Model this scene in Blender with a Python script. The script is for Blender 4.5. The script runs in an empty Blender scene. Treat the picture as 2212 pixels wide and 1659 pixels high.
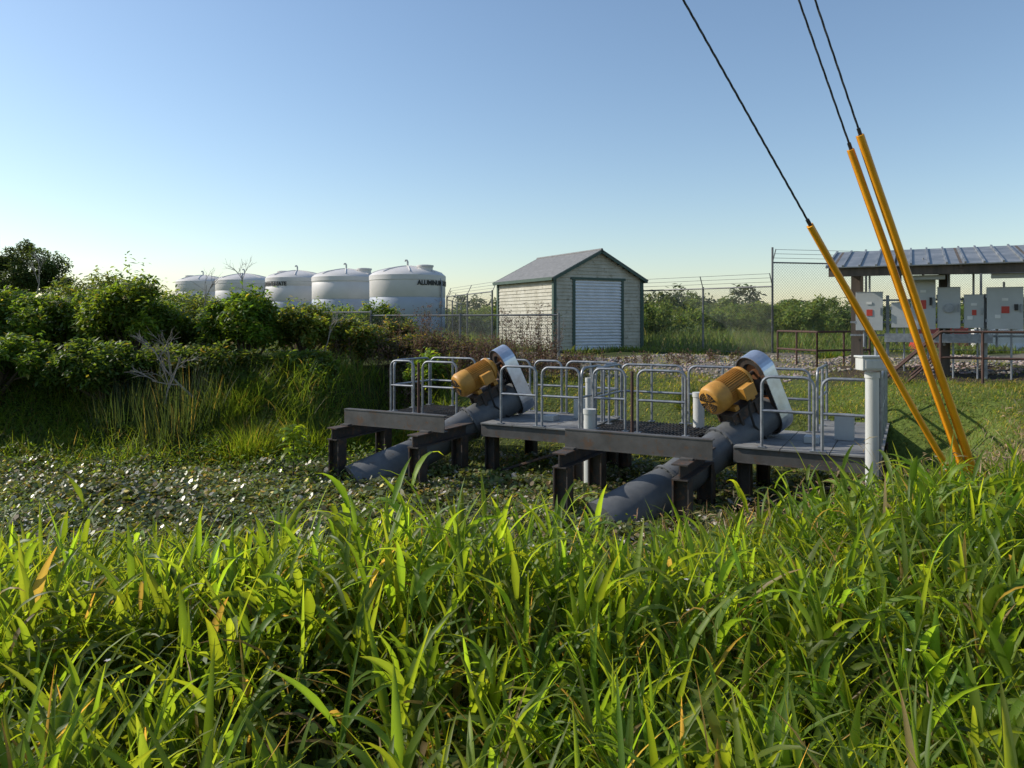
import bpy, math, random
import numpy as np
from mathutils import Vector, Matrix
random.seed(7); rng=np.random.default_rng(7)
R=math.radians
scene=bpy.context.scene
# ------------------------------------------------------------ helpers
def link(o,parent=None):
    scene.collection.objects.link(o)
    if parent: o.parent=parent
    return o
def empty(name,loc=(0,0,0),rz=0):
    e=bpy.data.objects.new(name,None); e.location=loc; e.rotation_euler=(0,0,rz); e.empty_display_size=.2
    return link(e)
class MB:
    def __init__(s): s.v=[]; s.f=[]
    def box(s,c,sz,rot=None):
        n=len(s.v); hx,hy,hz=sz[0]/2,sz[1]/2,sz[2]/2
        for dx,dy,dz in ((-1,-1,-1),(1,-1,-1),(1,1,-1),(-1,1,-1),(-1,-1,1),(1,-1,1),(1,1,1),(-1,1,1)):
            p=Vector((dx*hx,dy*hy,dz*hz))
            if rot is not None: p=rot@p
            s.v.append(tuple(p+Vector(c)))
        for f in ((0,3,2,1),(4,5,6,7),(0,1,5,4),(1,2,6,5),(2,3,7,6),(3,0,4,7)): s.f.append([n+i for i in f])
        return s
    def b2(s,x0,x1,y0,y1,z0,z1): return s.box(((x0+x1)/2,(y0+y1)/2,(z0+z1)/2),(x1-x0,y1-y0,z1-z0))
    def tube(s,pts,r,n=8,caps=True):
        pts=[Vector(p) for p in pts]; k=len(pts)
        rs=r if isinstance(r,(list,tuple)) else [r]*k
        base=len(s.v); up=None
        for i,p in enumerate(pts):
            d=(pts[min(i+1,k-1)]-pts[max(i-1,0)])
            if d.length<1e-9: d=Vector((0,0,1))
            d.normalize()
            if up is None:
                up=Vector((0,0,1)) if abs(d.z)<.9 else Vector((1,0,0))
            a=(up-d*up.dot(d))
            if a.length<1e-4: a=d.orthogonal()
            a.normalize(); up=a; b=d.cross(a)
            for j in range(n):
                t=2*math.pi*j/n
                s.v.append(tuple(p+(a*math.cos(t)+b*math.sin(t))*rs[i]))
        for i in range(k-1):
            for j in range(n):
                s.f.append([base+i*n+j,base+i*n+(j+1)%n,base+(i+1)*n+(j+1)%n,base+(i+1)*n+j])
        if caps:
            s.f.append([base+j for j in range(n)][::-1]); s.f.append([base+(k-1)*n+j for j in range(n)])
        return s
    def rail(s,p0,p1,z0,h,posts=0,r=.021,mid=True,rc=.12):
        a=Vector((p0[0],p0[1],z0)); b=Vector((p1[0],p1[1],z0)); d=(b-a); L=d.length; d.normalize(); Z=Vector((0,0,1))
        pts=[a,a+Z*(h-rc)]
        for i in range(1,6):
            t=i/5*math.pi/2; pts.append(a+Z*(h-rc+rc*math.sin(t))+d*(rc-rc*math.cos(t)))
        q=[b,b+Z*(h-rc)]
        for i in range(1,6):
            t=i/5*math.pi/2; q.append(b+Z*(h-rc+rc*math.sin(t))-d*(rc-rc*math.cos(t)))
        s.tube(pts+q[::-1],r)
        if mid: s.tube([a+Z*h*.52,b+Z*h*.52],r*.95)
        for i in range(posts):
            c=a+d*(L*(i+1)/(posts+1)); s.tube([c,c+Z*h],r)
        for c in [a,b]+[a+d*(L*(i+1)/(posts+1)) for i in range(posts)]:
            s.box(c+Z*.008,(.1,.1,.012))
        return s
    def ibeam(s,p0,p1,h=.2,w=.16,t=.014,ch=False):
        p0=Vector(p0);p1=Vector(p1); d=p1-p0;L=d.length
        q=d.to_track_quat('X','Z').to_matrix(); c=(p0+p1)/2
        s.box(c+q@Vector((0,0,h/2-t/2)),(L,w,t),q); s.box(c-q@Vector((0,0,h/2-t/2)),(L,w,t),q)
        s.box(c+q@Vector((0,(-w/2+t) if ch else 0,0)),(L-.004,t,h-2*t),q)
        return s
    def obj(s,name,mat,parent=None,smooth=False,bevel=0):
        me=bpy.data.meshes.new(name); me.from_pydata([tuple(v) for v in s.v],[],s.f)
        me.materials.append(mat)
        o=bpy.data.objects.new(name,me); link(o,parent)
        if smooth:
            me.polygons.foreach_set('use_smooth',[True]*len(me.polygons))
            try: me.set_sharp_from_angle(angle=R(40))
            except Exception: pass
        if bevel:
            m=o.modifiers.new('bevel','BEVEL'); m.width=bevel; m.segments=2; m.limit_method='ANGLE'
        return o
def mesh_np(name,V,F,mat,col=None,parent=None,smooth=False):
    V=np.asarray(V,dtype=np.float32).reshape(-1,3); F=np.asarray(F,dtype=np.int32); k=F.shape[-1]; F=F.reshape(-1,k)
    me=bpy.data.meshes.new(name); me.vertices.add(len(V)); me.vertices.foreach_set('co',V.ravel())
    me.loops.add(F.size); me.loops.foreach_set('vertex_index',F.ravel())
    me.polygons.add(len(F)); me.polygons.foreach_set('loop_start',np.arange(0,F.size,k,dtype=np.int32))
    if smooth: me.polygons.foreach_set('use_smooth',np.ones(len(F),dtype=bool))
    me.update(calc_edges=True)
    if col is not None:
        c=np.ones((len(V),4),dtype=np.float32); c[:,:3]=np.asarray(col).reshape(-1,3)
        a=me.color_attributes.new('Col','FLOAT_COLOR','POINT'); a.data.foreach_set('color',c.ravel())
    me.materials.append(mat)
    return link(bpy.data.objects.new(name,me),parent)
def strips(base,az,L,W,phi,curl,S,roll,col,prof=0,fold=0):
    N=len(base); tm=(np.arange(S)+.5)/S
    ang=phi[:,None]-curl[:,None]*tm[None]**1.3
    st=(L/S)[:,None]
    hx=np.concatenate([np.zeros((N,1)),np.cumsum(np.cos(ang)*st,1)],1)
    hz=np.concatenate([np.zeros((N,1)),np.cumsum(np.sin(ang)*st,1)],1)
    d=np.stack([np.cos(az),np.sin(az),np.zeros(N)],1)
    C=base[:,None,:]+hx[:,:,None]*d[:,None,:]; C[:,:,2]+=hz
    t=np.linspace(0,1,S+1); a2=phi[:,None]-curl[:,None]*t[None]
    side=np.stack([-np.sin(az),np.cos(az),np.zeros(N)],1)[:,None,:]
    nrm=-np.sin(a2)[:,:,None]*d[:,None,:]; nrm[:,:,2]+=np.cos(a2)
    rr=roll[:,None,None]
    sd=side*np.cos(rr)+nrm*np.sin(rr); nn=nrm*np.cos(rr)-side*np.sin(rr)
    if prof==0: w=np.clip(.45+1.6*t,0,1)*np.clip((1-t)*1.5,0,1)**.8+.02
    elif prof==1: w=np.sin(np.pi*np.clip(t*.94+.04,0,1))**.7
    else: w=1-.75*t
    hw=(W[:,None]*w[None]/2)[:,:,None]
    i=np.arange(S)
    if fold:
        V=np.stack([C-sd*hw,C-nn*hw*fold,C+sd*hw],2).reshape(N,(S+1)*3,3); i=i*3
        f=np.concatenate([np.stack([i,i+1,i+4,i+3],1),np.stack([i+1,i+2,i+5,i+4],1)],0)
        F=(np.arange(N)*(S+1)*3)[:,None,None]+f[None]
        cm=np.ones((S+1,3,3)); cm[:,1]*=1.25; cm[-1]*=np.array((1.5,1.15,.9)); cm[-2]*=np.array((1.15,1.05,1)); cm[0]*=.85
        c=col[:,None,:]*cm.reshape(1,-1,3)
    else:
        V=np.stack([C-sd*hw,C+sd*hw],2).reshape(N,(S+1)*2,3); i=i*2
        f=np.stack([i,i+1,i+3,i+2],1)
        F=(np.arange(N)*(S+1)*2)[:,None,None]+f[None]
        c=np.repeat(col[:,None,:],(S+1)*2,1)
    return V.reshape(-1,3),F.reshape(-1,4),c.reshape(-1,3)
class Acc:
    def __init__(s): s.V=[];s.F=[];s.C=[];s.n=0
    def add(s,t):
        V,F,C=t; s.V.append(V); s.F.append(F+s.n); s.C.append(C); s.n+=len(V)
    def obj(s,name,mat,parent=None): return mesh_np(name,np.concatenate(s.V),np.concatenate(s.F),mat,np.concatenate(s.C),parent)
def U(a,b,n): return rng.uniform(a,b,n)
# ------------------------------------------------------------ materials
def mat(name,c1,c2=None,rough=.6,metal=0,scale=3,bump=.1,detail=6,rust=None,rustamt=.6,streak=False,spec=.5):
    m=bpy.data.materials.new(name); m.use_nodes=True; nt=m.node_tree; N=nt.nodes; b=N['Principled BSDF']
    c2=c2 or tuple(x*.75 for x in c1)
    tc=N.new('ShaderNodeTexCoord'); mp=N.new('ShaderNodeMapping'); nt.links.new(tc.outputs['Object'],mp.inputs[0])
    if streak: mp.inputs['Scale'].default_value=(1,1,.12)
    n=N.new('ShaderNodeTexNoise'); n.inputs['Scale'].default_value=scale; n.inputs['Detail'].default_value=detail; n.inputs['Roughness'].default_value=.65
    nt.links.new(mp.outputs[0],n.inputs[0])
    r=N.new('ShaderNodeValToRGB'); r.color_ramp.elements[0].position=.35; r.color_ramp.elements[1].position=.68
    r.color_ramp.elements[0].color=(*c2,1); r.color_ramp.elements[1].color=(*c1,1)
    nt.links.new(n.outputs[0],r.inputs[0]); out=r.outputs[0]
    if rust:
        n2=N.new('ShaderNodeTexNoise'); n2.inputs['Scale'].default_value=scale*2.3; n2.inputs['Detail'].default_value=8; n2.inputs['Roughness'].default_value=.75
        nt.links.new(mp.outputs[0],n2.inputs[0])
        r2=N.new('ShaderNodeValToRGB'); r2.color_ramp.elements[0].position=rustamt; r2.color_ramp.elements[1].position=rustamt+.08
        nt.links.new(n2.outputs[0],r2.inputs[0])
        mx=N.new('ShaderNodeMix'); mx.data_type='RGBA'; nt.links.new(r2.outputs[0],mx.inputs[0]); nt.links.new(out,mx.inputs[6]); mx.inputs[7].default_value=(*rust,1)
        out=mx.outputs[2]
    nt.links.new(out,b.inputs['Base Color'])
    b.inputs['Roughness'].default_value=rough; b.inputs['Metallic'].default_value=metal
    b.inputs['Specular IOR Level'].default_value=spec
    mr=N.new('ShaderNodeMapRange'); mr.inputs[3].default_value=max(0,rough-.12); mr.inputs[4].default_value=min(1,rough+.15)
    nt.links.new(n.outputs[0],mr.inputs[0]); nt.links.new(mr.outputs[0],b.inputs['Roughness'])
    if bump:
        bp=N.new('ShaderNodeBump'); bp.inputs['Strength'].default_value=bump; bp.inputs['Distance'].default_value=.02
        nt.links.new(n.outputs[0],bp.inputs['Height']); nt.links.new(bp.outputs[0],b.inputs['Normal'])
    return m
def leafmat(name,trans=.4,rough=.45,tmul=(1.9,1.7,.7),spec=.4):
    m=bpy.data.materials.new(name); m.use_nodes=True; nt=m.node_tree; N=nt.nodes; b=N['Principled BSDF']; out=N['Material Output']
    a=N.new('ShaderNodeAttribute'); a.attribute_name='Col'
    tc=N.new('ShaderNodeTexCoord'); n=N.new('ShaderNodeTexNoise'); n.inputs['Scale'].default_value=9; n.inputs['Detail'].default_value=3
    nt.links.new(tc.outputs['Object'],n.inputs[0])
    mr=N.new('ShaderNodeMapRange'); mr.inputs[3].default_value=.7; mr.inputs[4].default_value=1.3; nt.links.new(n.outputs[0],mr.inputs[0])
    vm=N.new('ShaderNodeVectorMath'); vm.operation='SCALE'; nt.links.new(a.outputs['Color'],vm.inputs[0]); nt.links.new(mr.outputs[0],vm.inputs['Scale'])
    nt.links.new(vm.outputs[0],b.inputs['Base Color']); b.inputs['Roughness'].default_value=rough; b.inputs['Specular IOR Level'].default_value=spec
    v2=N.new('ShaderNodeVectorMath'); v2.operation='MULTIPLY'; v2.inputs[1].default_value=tmul; nt.links.new(vm.outputs[0],v2.inputs[0])
    t=N.new('ShaderNodeBsdfTranslucent'); nt.links.new(v2.outputs[0],t.inputs[0])
    mx=N.new('ShaderNodeMixShader'); mx.inputs[0].default_value=trans
    nt.links.new(b.outputs[0],mx.inputs[1]); nt.links.new(t.outputs[0],mx.inputs[2]); nt.links.new(mx.outputs[0],out.inputs[0])
    return m
M_leaf=leafmat('grass_leaf',.55,.48,(3.7,3.1,.9),.35); M_shrub=leafmat('shrub_leaf',.45,.52,(3.0,2.6,.9),.3); M_far=leafmat('far_leaf',.35,.7,(2.2,2,1),.1)
M_pad=leafmat('water_plant_leaf',.3,.36,(2.3,2.1,.9),.45); M_dry=leafmat('dry_leaf',.3,.8,(1.5,1.3,1),.1)
M_steel=mat('dark_steel',(.065,.052,.044),(.026,.022,.02),.7,.0,4,.25,rust=(.11,.055,.03),rustamt=.52)
M_chan=mat('gray_steel',(.11,.105,.1),(.06,.056,.052),.6,.1,3,.2,rust=(.11,.065,.04),rustamt=.54)
M_deck=mat('deck_steel',(.24,.24,.23),(.14,.14,.14),.7,.1,3,.15,rust=(.14,.1,.07),rustamt=.57)
M_galv=mat('galvanised_rail',(.32,.34,.36),(.18,.19,.21),.45,.5,9,.05)
M_rustr=mat('rusty_rail',(.11,.055,.04),(.05,.03,.025),.8,.1,12,.2)
M_hood=mat('galvanised_hood',(.66,.69,.74),(.5,.52,.56),.32,.85,7,.04)
M_tube=mat('pump_tube_paint',(.13,.135,.14),(.075,.08,.085),.55,.05,3,.12,rust=(.1,.075,.05),rustamt=.6)
M_motor=mat('motor_paint',(.52,.26,.04),(.38,.18,.03),.5,0,8,.08,rust=(.18,.085,.04),rustamt=.62)
M_dark=mat('dark_rubber',(.02,.02,.02),(.012,.012,.012),.7)
M_pulley=mat('pulley_iron',(.3,.12,.05),(.15,.07,.03),.6,.2,10)
M_pvc=mat('white_pipe_plastic',(.62,.63,.62),(.42,.42,.38),.45,0,3,.03,streak=True)
M_wood=mat('weathered_wood',(.13,.1,.08),(.06,.05,.04),.85,0,6,.3,streak=True)
M_yel=mat('guy_guard_plastic',(.85,.37,.012),(.7,.28,.01),.42,0,4,.03)
M_wire=mat('steel_cable',(.06,.065,.07),(.03,.03,.035),.5,.6,60,.2)
M_fence=mat('fence_wire',(.2,.21,.21),(.12,.12,.12),.5,.5,5,.0)
M_green=mat('green_trim',(.05,.095,.07),(.035,.065,.05),.6,0,5,.05)
M_sid=mat('painted_siding',(.5,.48,.4),(.36,.34,.26),.65,0,2.2,.08,rust=(.25,.23,.165),rustamt=.55)
M_roofs=mat('shed_roof',(.22,.22,.22),(.13,.13,.13),.75,0,9,.3)
M_door=mat('rollup_door',(.7,.72,.75),(.58,.6,.62),.4,.1,3,.02)
M_metroof=mat('ribbed_roof_metal',(.34,.35,.36),(.19,.2,.2),.45,.5,3,.05)
M_box=mat('electrical_box_paint',(.42,.44,.44),(.35,.36,.36),.45,.1,2,.03)
M_red=mat('red_plastic',(.5,.05,.03),(.38,.04,.025),.5)
M_white=mat('white_plastic',(.7,.7,.68),(.55,.55,.52),.5)
M_black=mat('black_lettering',(.02,.02,.02),(.015,.015,.015),.6,bump=0)
M_rock=leafmat('rock',0,.9,spec=.2)
M_bark=mat('bark',(.12,.09,.06),(.05,.04,.03),.9,0,8,.4)
M_dead=mat('dead_wood',(.36,.32,.28),(.2,.17,.14),.85,0,8,.3)
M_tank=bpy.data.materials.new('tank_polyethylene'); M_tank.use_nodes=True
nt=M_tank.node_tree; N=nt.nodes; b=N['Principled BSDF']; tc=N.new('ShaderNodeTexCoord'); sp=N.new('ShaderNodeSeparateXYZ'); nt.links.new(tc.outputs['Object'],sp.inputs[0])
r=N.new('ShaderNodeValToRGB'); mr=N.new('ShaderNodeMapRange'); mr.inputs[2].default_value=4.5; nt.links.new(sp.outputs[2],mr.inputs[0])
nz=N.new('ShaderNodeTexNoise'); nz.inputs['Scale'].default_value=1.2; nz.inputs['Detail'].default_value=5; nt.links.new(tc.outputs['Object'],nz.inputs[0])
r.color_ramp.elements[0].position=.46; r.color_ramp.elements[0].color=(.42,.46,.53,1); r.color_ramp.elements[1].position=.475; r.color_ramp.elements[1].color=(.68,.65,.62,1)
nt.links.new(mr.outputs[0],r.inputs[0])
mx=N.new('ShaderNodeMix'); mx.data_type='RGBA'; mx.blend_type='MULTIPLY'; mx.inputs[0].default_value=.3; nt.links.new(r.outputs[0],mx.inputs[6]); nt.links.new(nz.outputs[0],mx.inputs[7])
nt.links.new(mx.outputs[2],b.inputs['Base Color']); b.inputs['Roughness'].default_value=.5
M_gr=bpy.data.materials.new('ground_soil'); M_gr.use_nodes=True
nt=M_gr.node_tree; N=nt.nodes; b=N['Principled BSDF']; a=N.new('ShaderNodeAttribute'); a.attribute_name='Col'; tc=N.new('ShaderNodeTexCoord')
n1=N.new('ShaderNodeTexNoise'); n1.inputs['Scale'].default_value=1.3; n1.inputs['Detail'].default_value=10; n1.inputs['Roughness'].default_value=.75; nt.links.new(tc.outputs['Object'],n1.inputs[0])
n2=N.new('ShaderNodeTexNoise'); n2.inputs['Scale'].default_value=18; n2.inputs['Detail'].default_value=6; nt.links.new(tc.outputs['Object'],n2.inputs[0])
ad=N.new('ShaderNodeMath'); ad.operation='ADD'; nt.links.new(n1.outputs[0],ad.inputs[0]); nt.links.new(n2.outputs[0],ad.inputs[1])
mr=N.new('ShaderNodeMapRange'); mr.inputs[1].default_value=.6; mr.inputs[2].default_value=1.4; mr.inputs[3].default_value=.45; mr.inputs[4].default_value=1.5; nt.links.new(ad.outputs[0],mr.inputs[0])
vm=N.new('ShaderNodeVectorMath'); vm.operation='SCALE'; nt.links.new(a.outputs['Color'],vm.inputs[0]); nt.links.new(mr.outputs[0],vm.inputs['Scale']); nt.links.new(vm.outputs[0],b.inputs['Base Color'])
b.inputs['Roughness'].default_value=.95; b.inputs['Specular IOR Level'].default_value=.1
bp=N.new('ShaderNodeBump'); bp.inputs['Strength'].default_value=.6; bp.inputs['Distance'].default_value=.05; nt.links.new(n2.outputs[0],bp.inputs['Height']); nt.links.new(bp.outputs[0],b.inputs['Normal'])
M_water=mat('canal_water_surface',(.02,.025,.015),(.012,.015,.01),.12,0,3,.1)
# ------------------------------------------------------------ terrain
def ss(x): x=np.clip(x,0,1); return x*x*(3-2*x)
def dcan(x,y):
    yn=6.5+.3*np.clip(x-1,0,10)+.15*np.sin(x*.9)
    yf=13.2+(.95-.54*x)*ss((x+4.2)/2)+.2*np.sin(x*1.3)
    xr=5.1+.4*(y-9)
    return np.minimum(np.minimum(y-yn,yf-y),xr-x)
def hgt(x,y):
    x=np.asarray(x,float); y=np.asarray(y,float)
    dc=dcan(x,y); Ht=1.0+.55*ss((y-12)/7)+.36*ss((x-5.2)/2.5)*ss((y-8.5)/4)*ss((18-y)/3)
    w=3.7-1.7*ss((x-1)/2); w=np.where(y>10.0,2.2-.6*ss((x-4)/1),w)
    out=-dc
    h=np.where(out>0,Ht*ss(out/w),np.maximum(-.6,out*.8))
    n=.04*np.sin(x*1.7+y*.6)+.035*np.sin(y*2.1-x*.8)+.02*np.sin(x*4.3)*np.sin(y*3.9)
    return h+n*ss(out/1.0)
def axis(lo,hi,f0,f1,st):
    a=list(np.arange(f0,f1,st)); s=st
    x=f1
    while x<hi: a.append(x); s*=1.25; x+=s
    a.append(hi); s=st; x=f0-st; L=[]
    while x>lo: L.append(x); s*=1.25; x-=s
    L.append(lo); return np.array(L[::-1]+a)
xs=axis(-900,900,-16,16,.2); ys=axis(-60,1500,-1,28,.2)
X,Y=np.meshgrid(xs,ys); Z=hgt(X,Y)
col=np.zeros(X.shape+(3,)); col[:]=(.05,.065,.02)
def mixc(m,c):
    global col
    col=col*(1-m[...,None])+np.array(c)*m[...,None]
mixc(ss((Y-10.5)/1.5)*(X>-1.5)*ss((19-.12*X-Y)/.6+1),(.08,.1,.03))
g=ss((Y-(16.2-.15*X))/1.2)*ss((22.5-Y)/1.5)*ss((X+1)/2); mixc(g*.9,(.18,.155,.13))
mixc(ss((X-5.2)/.6)*ss((14.8-Y)/.8)*ss((Y-8.3)/1),(.1,.135,.03))
def dirt(x,y): return ss((x-5.8)/1)*ss((y-(15.9-.3*x+.25*np.sin(x*3)))/.6)*ss((17.6-.1*x-y)/1)
mixc(dirt(X,Y),(.065,.05,.035))
mixc(ss((.15-Z)/.2)*ss((20-Y)/1),(.02,.018,.012))
mixc(ss((Y-23)/3),(.08,.11,.035))
ny,nx=X.shape; ii=np.arange(ny*nx).reshape(ny,nx)
F=np.stack([ii[:-1,:-1],ii[:-1,1:],ii[1:,1:],ii[1:,:-1]],-1)
mesh_np('ground',np.stack([X,Y,Z],-1),F,M_gr,col,smooth=True)
MB().b2(-60,9,4,19,-.05,0.0).obj('canal_water',M_water)
# ------------------------------------------------------------ pumps
D=Vector((.497,.757,.4226)).normalized(); S0=Vector((.78,.275,.02))
SIDE=D.cross(Vector((0,0,1))).normalized(); NN=SIDE.cross(D).normalized()
def pump(loc,shift):
    e=empty('inclined_water_pump',loc,R(-28.36)); S=S0+Vector(shift)
    P=lambda s,n=0,q=0: S+D*s+NN*n+SIDE*q
    t=MB(); t.tube([P(-.35),P(.1),P(.75),P(.8),P(2.85)],[.42,.37,.28,.262,.262],32)
    for s in (.8,1.85): t.tube([P(s-.02),P(s+.02)],.3,32)
    for k in range(16):
        a=2*math.pi*k/16
        for s in (.8,1.85): t.tube([P(s-.035,.282*math.cos(a),.282*math.sin(a)),P(s+.035,.282*math.cos(a),.282*math.sin(a))],.011,6)
    t.tube([P(2.8),P(3.02)],[.2,.12],20)
    t.obj('pump_tube',M_tube,e,True)
    q=Matrix((D,SIDE,NN)).transposed()
    mc=.68; ms=.84
    def T(s): return 2.62-(2.62-s)*ms
    br=MB()
    for qd in (-.15,.15):
        br.box(P(T(2.33),.31,qd),(.58,.025,.15),q)
    for s in (2.05,2.35,2.6): br.box(P(T(s),.3,0),(.025,.31,.14),q)
    br.box(P(T(2.33),.405,0),(.68,.4,.022),q)
    for s in (2.12,2.52):
        for qd in (-.17,.17): br.box(P(T(s),.27,qd),(.045,.045,.26),q)
    br.obj('motor_bracket',M_steel,e)
    m=MB()
    m.tube([P(T(2.0),mc),P(T(2.03),mc),P(T(2.55),mc),P(T(2.58),mc)],[.17,.18,.18,.17],32)
    for k in range(40):
        a=2*math.pi*k/40; rot=Matrix.Rotation(a,3,D)@q
        c=P(T(2.29),mc)+(rot@Vector((0,0,.189))); m.box(c,(.42,.01,.042),rot)
    m.tube([P(T(2.55),mc),P(T(2.6),mc),P(T(2.62),mc),P(T(2.69),mc),P(T(2.7),mc)],[.212,.212,.16,.13,.05],32)
    m.tube([P(T(2.07),mc),P(T(2.0),mc),P(T(1.84),mc),P(T(1.78),mc),P(T(1.75),mc)],[.214,.222,.22,.195,.15],36)
    m.box(P(T(2.32),mc-.04,.26),(.2,.14,.17),q)
    m.box(P(T(2.32),mc-.04,.34),(.22,.018,.19),q)
    for s in (2.1,2.5): m.box(P(T(s),mc-.225,0),(.08,.38,.07),q)
    m.obj('motor_housing',M_motor,e,True,.004)
    gr=MB()
    for rr in (.03,.06,.09,.12,.145):
        for k in range(20):
            a=2*math.pi*k/20; rot=Matrix.Rotation(a,3,D)@q
            if k%5==0: continue
            gr.box(P(T(1.745),mc)+(rot@Vector((0,0,rr))),(.012,rr*.25,.011),rot)
    gr.obj('fan_grille',M_dark,e)
    sh=MB(); sh.tube([P(2.6,mc),P(2.95,mc)],.03,12); sh.obj('motor_shaft',M_steel,e)
    def stad(ro,n0=-.02,n1=mc,k=16,rt=None):
        rt=rt or ro; out=[]
        for i in range(k+1):
            a=-math.pi/2+math.pi*i/k; out.append((n1+rt*math.cos(a),rt*math.sin(a)))
        for i in range(k+1):
            a=math.pi/2+math.pi*i/k; out.append((n0+ro*math.cos(a),ro*math.sin(a)))
        return out
    O=stad(.31,rt=.27); I=stad(.298,rt=.258); n=len(O); h=MB()
    for (s,c) in ((2.78,O),(3.02,O),(3.02,I),(2.78,I)):
        for (a,bq) in c: h.v.append(tuple(P(s,a,bq)))
    for i in range(n):
        j=(i+1)%n
        for k in range(4): h.f.append([k*n+i,k*n+j,((k+1)%4)*n+j,((k+1)%4)*n+i])
    b0=len(h.v)
    for (a,bq) in O: h.v.append(tuple(P(3.023,a,bq)))
    h.f.append(list(range(b0,b0+n)))
    h.obj('belt_guard_hood',M_hood,e)
    c=MB(); I2=stad(.2,rt=.15)
    for cc in (I,I2):
        for (a,bq) in cc: c.v.append(tuple(P(2.8,a,bq)))
    for i in range(n):
        j=(i+1)%n; c.f.append([i,j,n+j,n+i])
    c.obj('belt_guard_plate',M_steel,e)
    p=MB(); p.tube([P(2.84,0),P(2.96,0)],.235,32); p.tube([P(2.84,mc),P(2.96,mc)],.12,24); p.obj('pulleys',M_pulley,e,True)
    bl=MB()
    for s in (2.86,2.9,2.94):
        pts=[P(s,a,bq) for a,bq in stad(.24,rt=.125)]; bl.tube(pts+[pts[0]],.012,6)
    bl.obj('drive_belts',M_dark,e)
    cd=MB(); c0=P(T(2.32),mc-.14,.28)
    cd.tube([c0,c0-Vector((0,0,.15)),c0+Vector((.05,.1,-.4)),c0+Vector((.2,.5,-.7))],.018,8); cd.obj('cable_conduit',M_dark,e,True)
    return e
def platform(loc,walk):
    e=empty('pump_platform',loc,R(-28.36)); L=MB(); bk=3.15
    for x in (0,1.6):
        for y in (0,1.2): L.ibeam((x,y,-.7),(x,y,.649),.21,.2,.02)
        L.box((x,0,.3),(.19,.015,.69)); L.box((x,1.2,.3),(.19,.015,.69))
    for x in (2.05,3.65):
        for y in (1.5,2.95)+((4.2,) if walk else ()): L.ibeam((x,y,-.7),(x,y,.649),.18,.18,.02)
    L.ibeam((-.2,2.95,-.7),(-.2,2.95,.649),.18,.18,.02)
    L.tube([(0,1.2,.02),(1.6,1.2,.6)],.025,6); L.tube([(2.05,1.5,.02),(3.65,1.5,.6)],.025,6)
    L.obj('support_columns',M_steel,e)
    B=MB()
    for x in (0,1.6): B.ibeam((x,-.14,.75),(x,bk-.05,.75),.2,.2,.018)
    B.ibeam((.1,1.35,.74),(1.5,1.35,.74),.16,.12,.014)
    B.ibeam((.1,2.6,.74),(1.5,2.6,.74),.16,.12,.014)
    B.obj('frame_beams',M_steel,e)
    C=MB(); C.ibeam((-.1,.33,.983),(1.9,.33,.983),.26,.12,.014,True)
    for x in (0,1.6): C.box((x,.20,.862),(.16,.1,.02))
    C.obj('cross_channel',M_chan,e)
    dk=MB()
    R_=[(1.93,3.75,1.3,bk)]
    if walk: R_.append((2.75,3.75,bk,4.7))
    for (x0,x1,y0,y1) in R_:
        nx=max(1,round((x1-x0)/.62)); ny=max(1,round((y1-y0)/1.0))
        for i in range(nx):
            for j in range(ny):
                a=x0+(x1-x0)*i/nx; bb=x0+(x1-x0)*(i+1)/nx; c=y0+(y1-y0)*j/ny; d=y0+(y1-y0)*(j+1)/ny
                dk.b2(a+.006,bb-.006,c+.006,d-.006,.865,.885+.002*random.random())
    dk.obj('deck_plates',M_deck,e)
    gt=MB()
    for (x0,x1,y0,y1) in ((-.35,1.3,1.75,bk),(1.3,1.9,2.75,bk)):
        k=int((x1-x0)/.055)
        for i in range(k): gt.b2(x0+i*.055,x0+i*.055+.008,y0,y1,.855,.885)
        for i in range(int((y1-y0)/.2)+1): gt.b2(x0,x1,y0+i*.2,y0+i*.2+.01,.868,.882)
    gt.obj('bar_grating',M_chan,e)
    fa=MB()
    fa.ibeam((1.93,1.38,.76),(3.75,1.38,.76),.2,.1,.014,True)
    fa.ibeam((3.66,1.46,.76),(3.66,bk,.76),.2,.1,.014)
    fa.ibeam((1.99,1.46,.76),(1.99,bk,.76),.2,.1,.014)
    fa.ibeam((-.35,1.78,.745),(-.12,1.78,.745),.2,.1,.014); fa.ibeam((.12,1.78,.745),(1.3,1.78,.745),.2,.1,.014)
    if walk: fa.ibeam((3.66,bk+.01,.76),(3.66,4.7,.76),.2,.1,.014); fa.ibeam((2.8,bk+.01,.76),(2.8,4.7,.76),.2,.1,.014)
    fa.obj('deck_fascia',M_chan,e)
    r=MB(); z=.888; h=.95
    r.rail((2.3,1.36),(2.95,1.36),z,h); r.rail((3.05,1.36),(3.7,1.36),z,h)
    r.rail((3.7,1.45),(3.7,2.3),z,h,1)
    if walk:
        r.rail((3.7,2.4),(3.7,3.5),z,h,1); r.rail((3.7,3.6),(3.7,4.65),z,h,1); r.rail((2.8,3.2),(2.8,4.65),z,h,1); r.rail((2.05,bk-.05),(2.7,bk-.05),z,h,0)
    else:
        r.rail((3.7,2.4),(3.7,bk-.1),z,h,0); r.rail((2.7,bk-.05),(3.65,bk-.05),z,h,1); r.rail((2.05,bk-.05),(2.6,bk-.05),z,h,0)
    r.rail((-.3,bk-.05),(.75,bk-.05),z,h,1); r.rail((.85,bk-.05),(1.95,bk-.05),z,h,1)
    r.rail((-.3,1.8),(.22,1.8),z,h); r.rail((-.3,1.9),(-.3,bk-.1),z,h,1)
    r.rail((.42,1.8),(1.15,1.8),z,h)
    r.obj('handrails',M_galv,e,True)
    rp=MB(); rp.tube([(.33,1.8,z),(.33,1.8,z+h-.02)],.025); rp.obj('rusty_post',M_rustr,e,True)
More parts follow.
